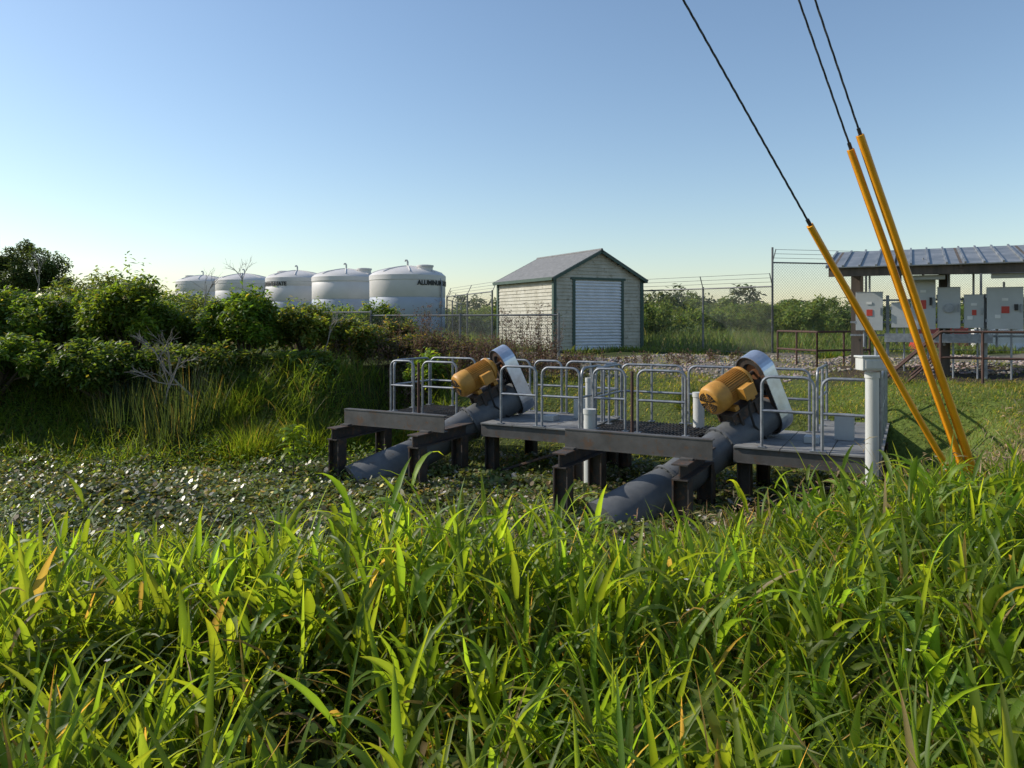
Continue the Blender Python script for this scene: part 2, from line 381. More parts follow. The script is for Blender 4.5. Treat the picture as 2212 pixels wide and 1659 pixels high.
    bx=MB(); bx.b2(3.1,3.35,2.5,2.7,.888,1.25); bx.b2(2.75,2.95,2.0,2.25,.888,.98); bx.obj('junction_box',M_box,e,False,.006)
    return e
O2=(.68,9.83,0); O1=(-2.85,12.1,0)
platform(O1,False); platform(O2,True)
pump(O1,(-.2,0,0)); pump(O2,(0,0,0))
def wpipe(name,x,y,z0,z1,r,cap=True):
    e=empty(name,(x,y,z0)); m=MB(); m.tube([(0,0,0),(0,0,z1-z0)],r,20)
    m.tube([(0,0,z1-z0-.06),(0,0,z1-z0+.012)],r*1.12,20); m.tube([(0,0,.35),(0,0,.45)],r*1.1,20)
    m.obj('pipe',M_pvc,e,True); return e
wpipe('pvc_standpipe',1.19,11.35,-.4,1.22,.09); wpipe('pvc_standpipe',3.0,11.9,.2,1.42,.09); wpipe('pvc_standpipe',1.3,12.6,.3,1.6,.05)
ip=wpipe('instrument_post',4.40,9.05,-.3,1.95,.078)
m=MB(); m.box((-.02,-.02,2.36),(.3,.2,.15)); m.box((-.02,-.125,2.36),(.24,.015,.11)); m.box((-.02,-.02,2.45),(.33,.23,.025)); m.obj('instrument_box',M_pvc,ip,False,.008)
m=MB(); m.tube([(.05,0,2.4),(.05,0,2.7)],.02,8); m.tube([(.11,.02,0.2),(.11,.02,2.3)],.016,8); m.obj('conduit',M_galv,ip,True)
# ------------------------------------------------------------ tanks
def tank(x,y,Hh,text=None,a0=0,lid=40,rad=1.8):
    g=float(hgt(x,y)); e=empty('storage_tank',(x,y,g)); m=MB()
    sh=Hh-.5; prof=[(0,rad)]
    z=.25
    while z<sh-.3:
        prof+= [(z,rad),(z+.015,rad-.012),(z+.05,rad-.012),(z+.065,rad)]; z+=.9
    prof+=[(sh-.22,rad),(sh-.2,rad+.02),(sh+.02,rad+.02),(sh+.05,rad-.01),(sh+.16,rad*.92),(sh+.27,rad*.75),(sh+.38,rad*.5),(sh+.46,rad*.25),(sh+.5,.12)]
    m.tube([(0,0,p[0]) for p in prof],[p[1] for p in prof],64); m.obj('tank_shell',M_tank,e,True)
    rb=MB()
    for k in range(8):
        a=k*math.pi/4+.2; rot=Matrix.Rotation(a,3,'Z')
        pts=[rot@Vector((r_,0,z_+.012)) for z_,r_ in prof[-5:]]; rb.tube(pts,.03,6)
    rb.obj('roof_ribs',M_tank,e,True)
    la=R(lid); l=MB(); c=Vector((math.cos(la)*rad*.62,math.sin(la)*rad*.62,0))
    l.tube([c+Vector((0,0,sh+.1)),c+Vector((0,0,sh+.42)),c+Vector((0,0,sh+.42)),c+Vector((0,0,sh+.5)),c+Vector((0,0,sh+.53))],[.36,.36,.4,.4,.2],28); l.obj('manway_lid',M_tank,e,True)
    v=MB(); z=sh+.48
    v.tube([(0,0,z-.02),(0,0,z+.24),(-.04,0,z+.31),(-.11,0,z+.31),(-.13,0,z+.25)],.045,10); v.obj('vent_pipe',M_pvc,e,True)
    p=MB(); a=R(-25); c=Vector((math.cos(a),math.sin(a),0))*(rad+.08)
    p.tube([c+Vector((0,0,.2)),c+Vector((0,0,sh-.3)),c*.9+Vector((0,0,sh+.1))],.035,8); p.obj('fill_pipe',M_galv,e,True)
    if text:
        cu=bpy.data.curves.new('t','FONT'); cu.body=text; cu.size=.3; cu.extrude=.004; cu.offset=.012
        to=bpy.data.objects.new('t',cu); scene.collection.objects.link(to)
        bpy.context.view_layer.update()
        me=bpy.data.meshes.new_from_object(to.evaluated_get(bpy.context.evaluated_depsgraph_get()))
        bpy.data.objects.remove(to)
        xm=max(v.co.x for v in me.vertices)
        for vv in me.vertices:
            xx=vv.co.x*.92 if a0>0 else (vv.co.x-xm)*.92
            th=R(-90)+R(a0)+xx/rad; rr=rad+.03+vv.co.z
            vv.co=(math.cos(th)*rr,math.sin(th)*rr,sh-.45+vv.co.y)
        me.materials.clear(); me.materials.append(M_black); link(bpy.data.objects.new('lettering',me),e)
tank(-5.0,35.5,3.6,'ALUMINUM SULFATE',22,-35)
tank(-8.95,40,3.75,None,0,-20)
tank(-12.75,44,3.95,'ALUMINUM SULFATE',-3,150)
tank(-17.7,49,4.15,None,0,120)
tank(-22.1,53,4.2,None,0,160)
# ------------------------------------------------------------ shed
sd=empty('storage_shed',(1.325,23.3,1.52),R(28)); W=3.42; Ln=3.85; WH=2.42; RH=.87
m=MB(); bh=.115
def board(m,x0,x1,y0,y1,z,nrm):
    ox,oy=nrm; n=len(m.v)
    for (px,py) in ((x0,y0),(x1,y1)):
        m.v+= [(px+ox*.028,py+oy*.028,z),(px+ox*.004,py+oy*.004,z+bh),(px,py,z)]
    m.f+=[[n,n+3,n+4,n+1],[n+3,n,n+2,n+5]]
k=int(WH/bh)+1
for i in range(k):
    z=.12+i*bh
    if z>WH-.02: break
    board(m,0,0,Ln,0,z,(-1,0)); board(m,W,W,0,Ln,z,(1,0)); board(m,W,0,Ln,Ln,z,(0,1))
i=0
while True:
    z=.12+i*bh; i+=1
    if z>WH+RH-.1: break
    zz=z+bh*.5
    a=0 if zz<WH else (zz-WH)/RH*W/2
    if z<2.3:
        board(m,a,.72,0,0,z,(0,-1)); board(m,2.62,W-a,0,0,z,(0,-1))
    else:
        board(m,a,W-a,0,0,z,(0,-1)); 
    if z>WH: board(m,W-a,a,Ln,Ln,z,(0,1))
m.obj('siding',M_sid,sd)
m=MB(); m.b2(.01,W-.01,.01,.02,2.42,2.44)
m.v+=[(.02,.012,.1),(.7,.012,.1),(.7,.012,WH),(.02,.012,WH),(2.64,.012,.1),(W-.02,.012,.1),(W-.02,.012,WH),(2.64,.012,WH),(.02,.013,WH),(W-.02,.013,WH),(W/2,.013,WH+RH-.03),
      (.012,.02,.1),(.012,Ln,.1),(.012,Ln,WH),(.012,.02,WH)]
m.f+=[[8,9,10,11],[12,13,14,15],[16,17,18],[19,20,21,22]]
m.obj('wall_sheathing',M_sid,sd)
m=MB()
for (x,y) in ((0,0),(W,0),(0,Ln),(W,Ln)): m.box((x,y,WH/2+.06),(.11,.11,WH-.05))
m.b2(.67,.77,-.045,.06,.1,2.36); m.b2(2.57,2.67,-.045,.06,.1,2.36); m.b2(.6,2.74,-.05,.06,2.361,2.44)
sl=math.atan2(RH,W/2); hl=math.hypot(RH,W/2)
for sgn in (-1,1):
    for yy in (-.16,Ln+.16):
        rot=Matrix.Rotation(sgn*sl,3,'Y')
        cx=W/2+sgn*(W/4+.05); m.box((cx,yy,WH+RH/2+.0-.02),(hl+.2,.03,.11),rot)
m.b2(-.17,-.14,-.14,Ln+.14,WH-.1,WH-.0); m.b2(W+.14,W+.17,-.14,Ln+.14,WH-.1,WH)
m.obj('green_trim',M_green,sd)
m=MB()
for sgn in (-1,1):
    rot=Matrix.Rotation(sgn*sl,3,'Y'); nv=rot@Vector((0,0,1))
    for r_ in range(12):
        f=(r_+.5)/12; cc=Vector((W/2+sgn*(W/2+.15)*f,Ln/2,WH+RH-(RH*(W/2+.15)/(W/2))*f))+nv*(.045)
        m.box(cc,(hl/11.4,Ln+.36,.022),rot@Matrix.Rotation(sgn*R(2.5),3,'Y'))
m.tube([(W/2,-.17,WH+RH+.06),(W/2,Ln+.17,WH+RH+.06)],.045,8)
m.obj('roof',M_roofs,sd)
m=MB()
for i in range(22):
    z=.16+i*.1; m.tube([(.77,-.0,z+.03),(2.57,-.0,z+.03)],.04,8,False)
m.b2(.77,2.57,.0,.02,.12,2.37); m.b2(.77,2.57,-.045,.01,.11,.16); m.obj('rollup_door',M_door,sd,True)
m=MB()
for x in (.2,W/2,W-.2): m.b2(x-.08,x+.08,-.02,Ln,-.05,.1)
m.b2(0,W,0.02,Ln,.06,.12); m.b2(.7,2.7,-.16,-.04,-.0,.09); m.obj('skids',M_wood,sd)
# ------------------------------------------------------------ fences
def fence(pts,h,barb=True,sp=3,top=True,name='chain_link_fence',pitch=.07,z0=None,ph=None):
    e=empty(name,(0,0,0)); P=MB(); Wv=MB(); 
    for a,b in zip(pts[:-1],pts[1:]):
        a=Vector((*a,0)); b=Vector((*b,0)); L=(b-a).length; d=(b-a)/L
        zb=z0 if z0 is not None else float(hgt((a.x+b.x)/2,(a.y+b.y)/2))
        n=max(1,round(L/sp))
        for i in range(n+1):
            c=a+d*(L*i/n); P.tube([(c.x,c.y,zb-.3),(c.x,c.y,zb+(ph or h+.05))],.033,8)
            if barb: P.tube([(c.x,c.y,zb+h),(c.x+.18*d.y,c.y-.18*d.x,zb+h+.38)],.015,6)
        if top: P.tube([(a.x,a.y,zb+h),(b.x,b.y,zb+h)],.022,8); 
        P.tube([(a.x,a.y,zb+.08),(b.x,b.y,zb+.08)],.008,6)
        if barb:
            for k in (.13,.25,.37):
                c0=a+Vector((.18*d.y,-.18*d.x,0))*(k/.38); c1=b+Vector((.18*d.y,-.18*d.x,0))*(k/.38)
                Wv.tube([(c0.x,c0.y,zb+h+k),(c1.x,c1.y,zb+h+k)],.006,4)
        w=.007; hh=h-.06; m=int((L+hh)/pitch)
        for i in range(m):
            for sg in (0,1):
                s0=-hh+i*pitch; s1=s0+hh; z_0,z_1=0,hh
                if s0<0: z_0=-s0; s0=0
                if s1>L: z_1=hh-(s1-L); s1=L
                if z_1<=z_0: continue
                if sg: s0,s1=L-s0,L-s1
                p=a+d*s0; q=a+d*s1; k=len(Wv.v); o=d*(w/2)
                Wv.v+=[(p.x-o.x,p.y-o.y,zb+.06+z_0),(p.x+o.x,p.y+o.y,zb+.06+z_0),(q.x+o.x,q.y+o.y,zb+.06+z_1),(q.x-o.x,q.y-o.y,zb+.06+z_1)]
                Wv.f.append([k,k+1,k+2,k+3])
    P.obj('posts_and_rails',M_fence,e); Wv.obj('wire_mesh',M_fence,e); return e
fence([(-.72,27),(-2.9,33),(-2.9,42)],2.0)
fence([(4.45,25.2),(7.7,21.9)],2.05,sp=2.4)
fence([(7.7,21.9),(10.8,22.6)],2.75,sp=3.2,name='chain_link_gate',ph=3.2,pitch=.09)
fence([(10.8,22.6),(20,20.5)],2.35)
fence([(-9.5,23),(-4,21),(1.2,19)],1.2,barb=False,sp=3,name='chain_link_fence')
# ------------------------------------------------------------ electrical shelter
sx,sy=6.35,15.0; es=empty('electrical_shelter',(sx,sy,0),R(-28.36))
m=MB(); q=Matrix.Rotation(math.atan2(.5,2.5),3,'X')
Lr=8.2
m.box((Lr/2,1.25,3.9),(Lr,2.6,.02),q)
for i in range(int(Lr/.3)+1): m.box((.02+i*.3,1.25,3.92),(.035,2.6,.05),q)
m.obj('metal_roof',M_metroof,es)
m=MB()
for y,z in ((.1,3.56),(1.0,3.73),(2.3,3.99)): m.b2(.05,Lr-.05,y-.045,y+.045,z-.09,z+.09)
for i in range(8): m.box((.15+i*1.1,1.25,3.86),(.05,2.5,.1),q)
for x in (.5,2.12,4.0,6.5):
    m.b2(x-.09,x+.09,.92,1.08,.3,3.64)
    if x<5: m.b2(x-.07,x+.07,2.25,2.39,.6,3.9)
m.obj('timber_frame',M_wood,es)
m=MB()
for z in (2.28,2.55,3.0): m.b2(.4,6,.84,.88,z-.02,z+.02)
m.b2(1.05,2.9,.55,.72,2.15,2.32)
for x in (1.1,2.8): m.b2(x-.03,x+.03,.8,.84,1.4,3.1)
m.obj('strut_rack',M_galv,es)
m=MB(); m.box((1.75,.3,3.42),(.7,.14,.09)); m.box((3.2,.3,3.42),(.7,.14,.09)); m.obj('light_fixture',M_box,es,False,.01)
def ebox(u0,u1,z0,z1,dp=.22,red=True,kind=0):
    e=empty('electrical_box',(sx,sy,0),R(-28.36)); y1=.835; m=MB()
    m.b2(u0+.01,u1-.01,y1-dp,y1,z0,z1); m.b2(u0,u1,y1-dp-.022,y1-dp-.003,z0-.01,z1+.01); m.b2(u0-.005,u1+.005,y1-dp-.03,y1,z1+.011,z1+.02)
    o=m.obj('enclosure',M_box,e,False,.006); f=y1-dp-.024; w=u1-u0; hh=z1-z0
    m=MB()
    for z in (z0+hh*.2,z0+hh*.8): m.b2(u0-.02,u0+.01,f,f+.03,z-.03,z+.03)
    m.b2(u1-.05,u1-.03,f-.03,f,z0+hh*.4,z0+hh*.6)
    m.tube([(u0+w*.3,y1-dp*.5,z0),(u0+w*.3,y1-dp*.5,z0-.35)],.022,8); m.tube([(u0+w*.7,y1-dp*.5,z0),(u0+w*.7,y1-dp*.5,1.45)],.018,8)
    m.tube([(u0+w*.5,y1-dp*.4,z1),(u0+w*.5,y1-dp*.4,z1+.5*random.random()+.1)],.02,8)
    m.obj('hinges_and_conduit',M_galv,e)
    if red:
        m=MB(); m.b2(u0+w*.4,u0+w*.62,f-.008,f-.001,z0+hh*.38,z0+hh*.55); m.obj('red_label',M_red,e)
        m=MB(); m.box((u0+w*.5,f-.006,z0+hh*.72),(.1,.01,.05)); m.box((u0+w*.3,f-.006,z0+hh*.3),(.09,.01,.07)); m.obj('white_label',M_white,e)
    if kind==1:
        m=MB(); m.tube([(u0+w*.5,f-.05,z0+hh*.5),(u0+w*.5,f,z0+hh*.5)],.09,20); m.obj('meter_glass',M_galv,e,True)
    if kind==2:
        m=MB(); m.b2(u0+w*.75,u0+w*.85,f-.04,f-.001,z0+hh*.45,z0+hh*.6); m.obj('switch_handle',M_black,e)
ebox(.52,1.02,2.39,3.15); ebox(1.17,1.5,2.45,2.93,.18,False,2); ebox(1.52,1.95,2.42,3.45,.26,True,2); ebox(1.98,2.37,2.44,3.22,.22,False,1); ebox(2.43,2.76,2.45,3.07,.18,True); ebox(2.8,3.38,2.43,3.2,.25,True,2); ebox(3.55,4.1,2.4,3.3)
sp=empty('service_platform',(sx,sy,0),R(-28.36)); m=MB()
for i in range(20): m.b2(1.9+i*.15,1.9+i*.15+.142,-.7,1.9,1.36,1.4)
for x in (1.95,3.2,4.0,4.8):
    for y in (-.62,.7): m.b2(x-.06,x+.06,y-.06,y+.06,.2,1.2)
m.b2(1.9,4.9,-.68,-.62,1.2,1.355); m.b2(1.9,4.9,.65,.71,1.2,1.355); m.b2(1.9,1.96,-.62,1.9,1.2,1.355)
for i in range(5): m.b2(1.75-i*.15,1.9-i*.15+.02,-.65,.2,1.24-i*.15,1.28-i*.15)
q=Matrix.Rotation(-math.atan2(.9,.85),3,'Y')
for y in (-.68,.23): m.box((1.48,y,.95),(1.35,.05,.22),q)
m.obj('timber_deck',M_wood,sp)
m=MB()
m.rail((2.0,-.6),(3.3,-.6),1.4,.98,1,.024,True,.03); m.rail((3.4,-.6),(4.8,-.6),1.4,.98,1,.024,True,.03)
for y in (-.74,.29):
    m.tube([(2.0,y,2.38),(1.0,y,1.4)],.024); m.tube([(1.96,y,1.95),(1.0,y,.98)],.02); m.tube([(1.0,y,.4),(1.0,y,1.4)],.024)
m.obj('rusty_rails',M_rustr,sp,True)
gr=empty('guard_railing',(0,0,0)); m=MB(); m.rail((7.0,17.0),(8.5,17.6),1.42,.9,1,.025,True,.02); m.rail((7.0,17.0),(6.6,18.4),1.42,.9,1,.025,True,.02); m.obj('rails',M_rustr,gr)
def barrier(x,y,mt,rz):
    e=empty('traffic_barrier',(x,y,float(hgt(x,y))-.12),rz); m=MB()
    pr=[(-.3,0),(-.3,.12),(-.14,.38),(-.1,.85),(.1,.85),(.14,.38),(.3,.12),(.3,0)]
    for xx in (-.9,.9):
        for y_,z_ in pr: m.v.append((xx,y_,z_))
    for i in range(8): j=(i+1)%8; m.f.append([i,j,8+j,8+i])
    m.f.append(list(range(8))[::-1]); m.f.append(list(range(8,16)))
    m.b2(-.7,-.3,-.16,.16,.86,.9); m.b2(.3,.7,-.16,.16,.86,.9)
    m.obj('barrier_body',mt,e,False,.02)
barrier(14.2,24.6,M_red,R(-4)); barrier(16.3,24.9,M_white,R(6)); barrier(18.4,25.0,M_white,R(-3))
# ------------------------------------------------------------ guys + pole
A=Vector((3.80,6.0,.95)); pole=Vector((-3.4,2.25,0))
def guy(top,r,off):
    e=empty('guy_wire',(0,0,0)); a=A+Vector(off); t=Vector(top); d=(t-a).normalized()
    end=a+d*((pole.x-a.x)/d.x)
    s=d.orthogonal().normalized(); b2=d.cross(s)
    m=MB(); L2=(end-t).length; K=260
    for st in range(3):
        m.tube([t-d*.1+d*((L2+.1)*i/K)+(s*math.cos(i*.9+st*2.094)+b2*math.sin(i*.9+st*2.094))*.0035 for i in range(K+1)],.0045,5,False)
    m.tube([a,t],.008,6)
    m.obj('steel_strand',M_wire,e,True)
    g=MB(); n=20; k=10
    L=(t-a).length
    for i in range(k+1):
        c=a+d*(L*i/k)+s*(.008*math.sin(i*1.1)) 
        for j in range(n): 
            th=2*math.pi*j/n; rr=r if i<k else r*1.03
            g.v.append(tuple(c+(s*math.cos(th)+b2*math.sin(th))*rr))
    for i in range(k):
        for j in range(n): g.f.append([i*n+j,i*n+(j+1)%n,(i+1)*n+(j+1)%n,(i+1)*n+j])
    base=len(g.v)
    for j in range(n):
        th=2*math.pi*j/n; g.v.append(tuple(t+(s*math.cos(th)+b2*math.sin(th))*r*.75))
    for j in range(n): g.f.append([k*n+j,k*n+(j+1)%n,base+(j+1)%n,base+j])
    rot=Matrix((d,s,b2)).transposed(); g.box(a+d*L/2+s*(r+.002),(L,.012,.012),rot); g.box(a+d*L/2+b2*(r+.002),(L,.01,.01),rot)
    g.obj('guy_guard',M_yel,e,True)
    cl=MB(); cl.tube([t+d*.0,t+d*.05],.013,8); cl.obj('clamps',M_wire,e)
guy((2.055,5.1,3.25),.022,(-.02,0,0)); guy((2.44,5.33,3.826),.024,(.0,0,.02)); guy((2.47,5.25,3.91),.026,(.06,-.02,.03))
up=empty('utility_pole',(pole.x,pole.y,0)); m=MB(); m.tube([(0,0,.5),(0,0,8),(0,0,18)],[.18,.16,.12],18); m.b2(-.06,.06,-1.2,1.2,17.2,17.32); m.obj('pole_shaft',M_wood,up,True)
# ------------------------------------------------------------ vegetation
def cols(n,base,var=.3,alt=None,p=.1):
    b=np.array(base); c=b[None]*U(1-var,1+var,n)[:,None]*np.stack([U(.85,1.2,n),np.ones(n),U(.8,1.2,n)],1)
    if alt is not None:
        k=rng.random(n)<p; c[k]=np.array(alt)[None]*U(.7,1.2,int(k.sum()))[:,None]
    return c
def pnoise(x,y): return .5+.25*np.sin(x*1.9+1.3*np.sin(y*1.1))+.25*np.sin(y*2.3+1.7*np.sin(x*.8)+x)
def tallgrass(acc,bx,by,hh,K,lw=(.016,.042),base=(.09,.142,.02),dry=.055,ll=(.26,.48)):
    N=len(bx); bz=hgt(bx,by)-.02; P=np.stack([bx,by,bz],1)
    az=U(0,2*np.pi,N); phi=U(1.25,1.57,N); curl=U(.05,.5,N)
    pc=cols(N,base,.35)
    acc.add(strips(P,az,hh*.85,np.full(N,.007),phi,curl,3,U(-1,1,N),pc*.9,2))
    wf=U(.7,1.2,N)
    for k in range(K):
        t=.1+.9*(k+.5)/K; L=hh*.85*t
        a=phi-curl*t*.5
        q=P.copy(); q[:,0]+=np.cos(az)*np.cos(a)*L; q[:,1]+=np.sin(az)*np.cos(a)*L; q[:,2]+=np.sin(a)*L
        laz=U(0,2*np.pi,N); s=.65+.5*math.sin(math.pi*min(1,t+.1))
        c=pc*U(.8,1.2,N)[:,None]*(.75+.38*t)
        dk=rng.random(N)<dry*(2.8 if k<K*.4 else .3); c[dk]=np.array((.24,.18,.09))*U(.6,1.1,int(dk.sum()))[:,None]
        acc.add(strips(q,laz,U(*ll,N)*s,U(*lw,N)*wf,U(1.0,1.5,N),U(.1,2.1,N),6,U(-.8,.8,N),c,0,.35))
acc=Acc(); n=8800
x=U(-6.2,6.5,n*2); y=U(1.15,8.3,n*2)
keep=(np.abs(x)<y*.78+.7)&(dcan(x,y)<.2)&(x*x+y*y>1.9)&~((x>4.6)&(y>7.3))
keep&=(rng.random(len(x))<.15+.9*pnoise(x*1.2,y*1.2))
keep&=~((x>3.1)&(y>5.2)&(rng.random(len(x))<.5))
x=x[keep];y=y[keep]
hh=U(.42,.82,len(x))*(.7+.55*pnoise(x*1.3+5,y*1.3))*np.where(y<2.6,.8,1)
ang=x/y
lowc=ss((ang-.02)/.06)*ss((.25-ang)/.04)*ss((y-3.4)/1.2)
hh*=1-.24*lowc
lowr=ss((ang-.28)/.08)*ss((y-4.6)/.8); hh*=1-.42*lowr
hh*=1-.04*ss((y-3.0)/1)
hh=hh*np.where(rng.random(len(x))<.03,1.3,1)
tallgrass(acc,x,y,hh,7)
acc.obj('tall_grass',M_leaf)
acc=Acc(); n=34000
x=U(-6.5,8,n*2); y=U(1.0,9,n*2); keep=(np.abs(x)<y*.8+.7)&(dcan(x,y)<.1); x=x[keep];y=y[keep]; n=len(x)
acc.add(strips(np.stack([x,y,hgt(x,y)-.02],1),U(0,6.28,n),U(.15,.45,n),U(.006,.016,n),U(.9,1.5,n),U(.3,2,n),4,U(-.8,.8,n),cols(n,(.055,.09,.02),.3,(.24,.18,.09),.2),0))
acc.obj('undergrowth_grass',M_leaf)
acc=Acc(); n=24000
cx=np.concatenate([U(1.2,6,30),U(-5,1,10)]); cy=np.concatenate([U(2.2,6.4,30),U(1.8,4.5,10)]); j=rng.integers(0,40,n)
x=cx[j]+rng.normal(0,.3,n); y=cy[j]+rng.normal(0,.3,n); k=(dcan(x,y)<0)&(x*x+y*y>2.6); x=x[k];y=y[k];n=len(x)
z=hgt(x,y)+U(.02,.5,n)*(.5+.5*pnoise(x*2,y*2))
acc.add(strips(np.stack([x,y,z],1),U(0,6.28,n),U(.03,.07,n),U(.018,.035,n),U(-.3,.8,n),U(0,1,n),2,U(-.7,.7,n),cols(n,(.06,.11,.02),.35,(.18,.17,.04),.08),1))
acc.obj('broadleaf_weeds',M_shrub)
acc=Acc(); nf=45; fx=U(-1.5,4.0,nf); fy=U(2.2,5.2,nf); k=np.repeat(np.arange(nf),5)
acc.add(strips(np.stack([fx[k],fy[k],(hgt(fx,fy)+U(.35,.62,nf))[k]],1),np.tile(np.arange(5)*1.2566,nf),np.full(nf*5,.011),np.full(nf*5,.008),np.full(nf*5,.3),np.full(nf*5,.3),2,np.zeros(nf*5),cols(nf*5,(.65,.65,.6),.05),1)); acc.obj('small_white_flowers',M_dry)
acc=Acc(); n=4200
x=np.concatenate([rng.normal(3.2,.9,n//2),rng.normal(5.4,1.0,n-n//2)]); y=np.concatenate([rng.normal(6.9,.45,n//2),rng.normal(7.7,.7,n-n//2)])
k=dcan(x,y)<.1; x=x[k];y=y[k];n=len(x); L=U(.35,.95,n); ph=U(1.05,1.55,n); az=U(0,6.28,n); cu=U(.2,1.2,n)
b=np.stack([x,y,hgt(x,y)],1); c=cols(n,(.36,.27,.16),.3)
acc.add(strips(b,az,L,U(.004,.012,n),ph,cu,5,U(-1,1,n),c,2))
a=ph-cu*.4; tip=b+np.stack([np.cos(az)*np.cos(a)*L,np.sin(az)*np.cos(a)*L,np.sin(a)*L],1)
for k in range(4): acc.add(strips(tip-np.array([0,0,.03*k]),U(0,6.28,n),U(.05,.14,n),U(.006,.014,n),U(.2,1.4,n),U(0,1.5,n),2,U(-1,1,n),c*1.05,1))
acc.obj('dry_grass',M_dry)
# water plant mat
n=120000; y=6.3+7.6*rng.random(n)**1.1; x=U(-13,6.5,n); k=(dcan(x,y)>-.15)&(np.abs(x)<y*.75+1); x=x[k];y=y[k]; n=len(x)
r_=U(.014,.036,n)*(1+.4*pnoise(x,y)); z=.03+.11*pnoise(x*1.5,y*1.5)*pnoise(x*3.1,y*2.7+2)*1.6+U(-.03,.06,n)+np.clip(-dcan(x,y),0,1)*.4
th=np.arange(6)/6*2*np.pi; az=U(0,6.28,n)
nx_=rng.normal(0,.5,n); ny_=rng.normal(0,.5,n); 
lx=np.cos(th)[None]*r_[:,None]; ly=np.sin(th)[None]*r_[:,None]*U(.6,1,n)[:,None]
px=lx*np.cos(az)[:,None]-ly*np.sin(az)[:,None]; py=lx*np.sin(az)[:,None]+ly*np.cos(az)[:,None]
V=np.stack([x[:,None]+px,y[:,None]+py,z[:,None]+px*nx_[:,None]+py*ny_[:,None]],-1)
pt=pnoise(x*.8+4,y*1.0)
c=cols(n,(.12,.15,.05),.4,(.26,.19,.1),.12)*(.75+.6*pt)[:,None]; k=rng.random(n)<.06; c[k]=np.array((.6,.56,.5))*U(.6,1.2,int(k.sum()))[:,None]  # scattered whitish leaves: glints of light painted into the leaf colour
A1=Acc(); A1.add((V.reshape(-1,3),np.arange(n*6).reshape(n,6),np.repeat(c[:,None],6,1).reshape(-1,3)))
A1.obj('floating_water_plants',M_pad)
a=Acc(); n=30000; x=U(-12,5,n); y=6.6+7.0*rng.random(n); k=(dcan(x,y)>-.2)&(rng.random(n)<.6*pnoise(x*.9,y*1.1)**1.8+.5*ss((y-11.2)/1.5)*(x<-2)); x=x[k];y=y[k];n=len(x)
a.add(strips(np.stack([x,y,.05+U(0,.12,n)+.28*rng.random(n)*ss((y-11.2)/1.5)*(x<-2)],1),U(0,6.28,n),U(.04,.1,n),U(.02,.035,n),U(-.2,1.1,n),U(0,1.2,n),2,U(-.6,.6,n),cols(n,(.1,.165,.025),.35,(.2,.17,.05),.05),1)); a.obj('emergent_plants',M_shrub)
def crown(acc,c,rad,n,ls,base,lobes=26,var=.35,alt=None,p=.05,flat=1,lr=(.2,.36)):
    c=np.array(c); rad=np.array(rad)
    d=rng.normal(size=(lobes,3)); d/=np.linalg.norm(d,axis=1)[:,None]; d[:,2]=np.abs(d[:,2])*1.0-.15
    lc=c+d*rad*U(.45,.95,lobes)[:,None]; lrad=U(*lr,lobes)*rad.mean(); lb=U(.75,1.35,lobes)
    j=rng.integers(0,lobes,n); dd=rng.normal(size=(n,3)); dd/=np.linalg.norm(dd,axis=1)[:,None]
    rr=lrad[j]*(U(.4,1.0,n)**.5)*U(.85,1.3,n)
    P=lc[j]+dd*rr[:,None]
    g=hgt(P[:,0],P[:,1]); P[:,2]=np.maximum(P[:,2],g+.05)
    cc=cols(n,base,var,alt,p)*lb[j][:,None]
    acc.add(strips(P,U(0,6.28,n),U(.7,1.3,n)*ls,U(.35,.5,n)*ls,U(-.9,.7,n),U(-.3,1.0,n),2,U(-.8,.8,n),cc,1))
    return lc
def limbs(m,base,lcs,r=.05):
    b=Vector(base)
    for p in lcs:
        p=Vector(p); mid=b.lerp(p,.5)+Vector((random.uniform(-.15,.15),random.uniform(-.15,.15),.15)); m.tube([b,b.lerp(mid,.5)+Vector((0,0,.05)),mid,p],[r,r*.75,r*.5,r*.12],6)
def shrub(x,y,top,rx,ry,n,ls=.12,base=(.07,.115,.022),name='shrub',alt=(.22,.2,.05),p=.05,lobes=30,flowers=0,cane=22):
    base=tuple(v*1.25 for v in base)
    e=empty(name,(0,0,0)); g=float(hgt(x,y)); h=top-g; a=Acc()
    lc=crown(a,(x,y,g+h*.42),(rx,ry,h*.5),n,ls,base,lobes,alt=alt,p=p)
    k=cane*25; j=rng.integers(0,len(lc),cane); jj=np.repeat(j,25); t=np.tile(np.linspace(0,1,25),cane)
    dirx=np.repeat(U(-.5,.5,cane),25); diry=np.repeat(U(-.5,.5,cane),25); LL=np.repeat(U(.35,.85,cane)*h*.42,25)
    P=lc[jj]+np.stack([dirx*LL*t,diry*LL*t,LL*t],1)+rng.normal(0,.045,(k,3))
    a.add(strips(P,U(0,6.28,k),U(.8,1.4,k)*ls,U(.35,.5,k)*ls,U(-.6,.5,k),U(0,1,k),2,U(-.6,.6,k),cols(k,np.array(base)*1.25,.25,alt,p),1))
    a.obj('foliage',M_shrub,e); m=MB(); limbs(m,(x,y,g-.1),lc[:16],.045); m.obj('branches',M_bark,e)
    if flowers:
        F_=Acc()
        for _ in range(flowers):
            q=lc[rng.integers(0,len(lc))]; dd=rng.normal(size=3); dd[1]=-abs(dd[1]); dd/=np.linalg.norm(dd); q=q+dd*.38*np.array((rx,ry,h*.5)).mean(); nn=40
            pp=q[None]+np.stack([rng.normal(0,.06,nn),rng.normal(0,.06,nn),rng.normal(0,.015,nn)],1)
            F_.add(strips(pp,U(0,6.28,nn),np.full(nn,.03),np.full(nn,.025),U(-.3,.3,nn),U(0,.3,nn),2,U(-.3,.3,nn),cols(nn,(.5,.5,.36),.15),1))
        F_.obj('flower_umbels',M_dry,e)
shrub(-13.2,16.2,3.8,1.5,1.2,13000,flowers=8)
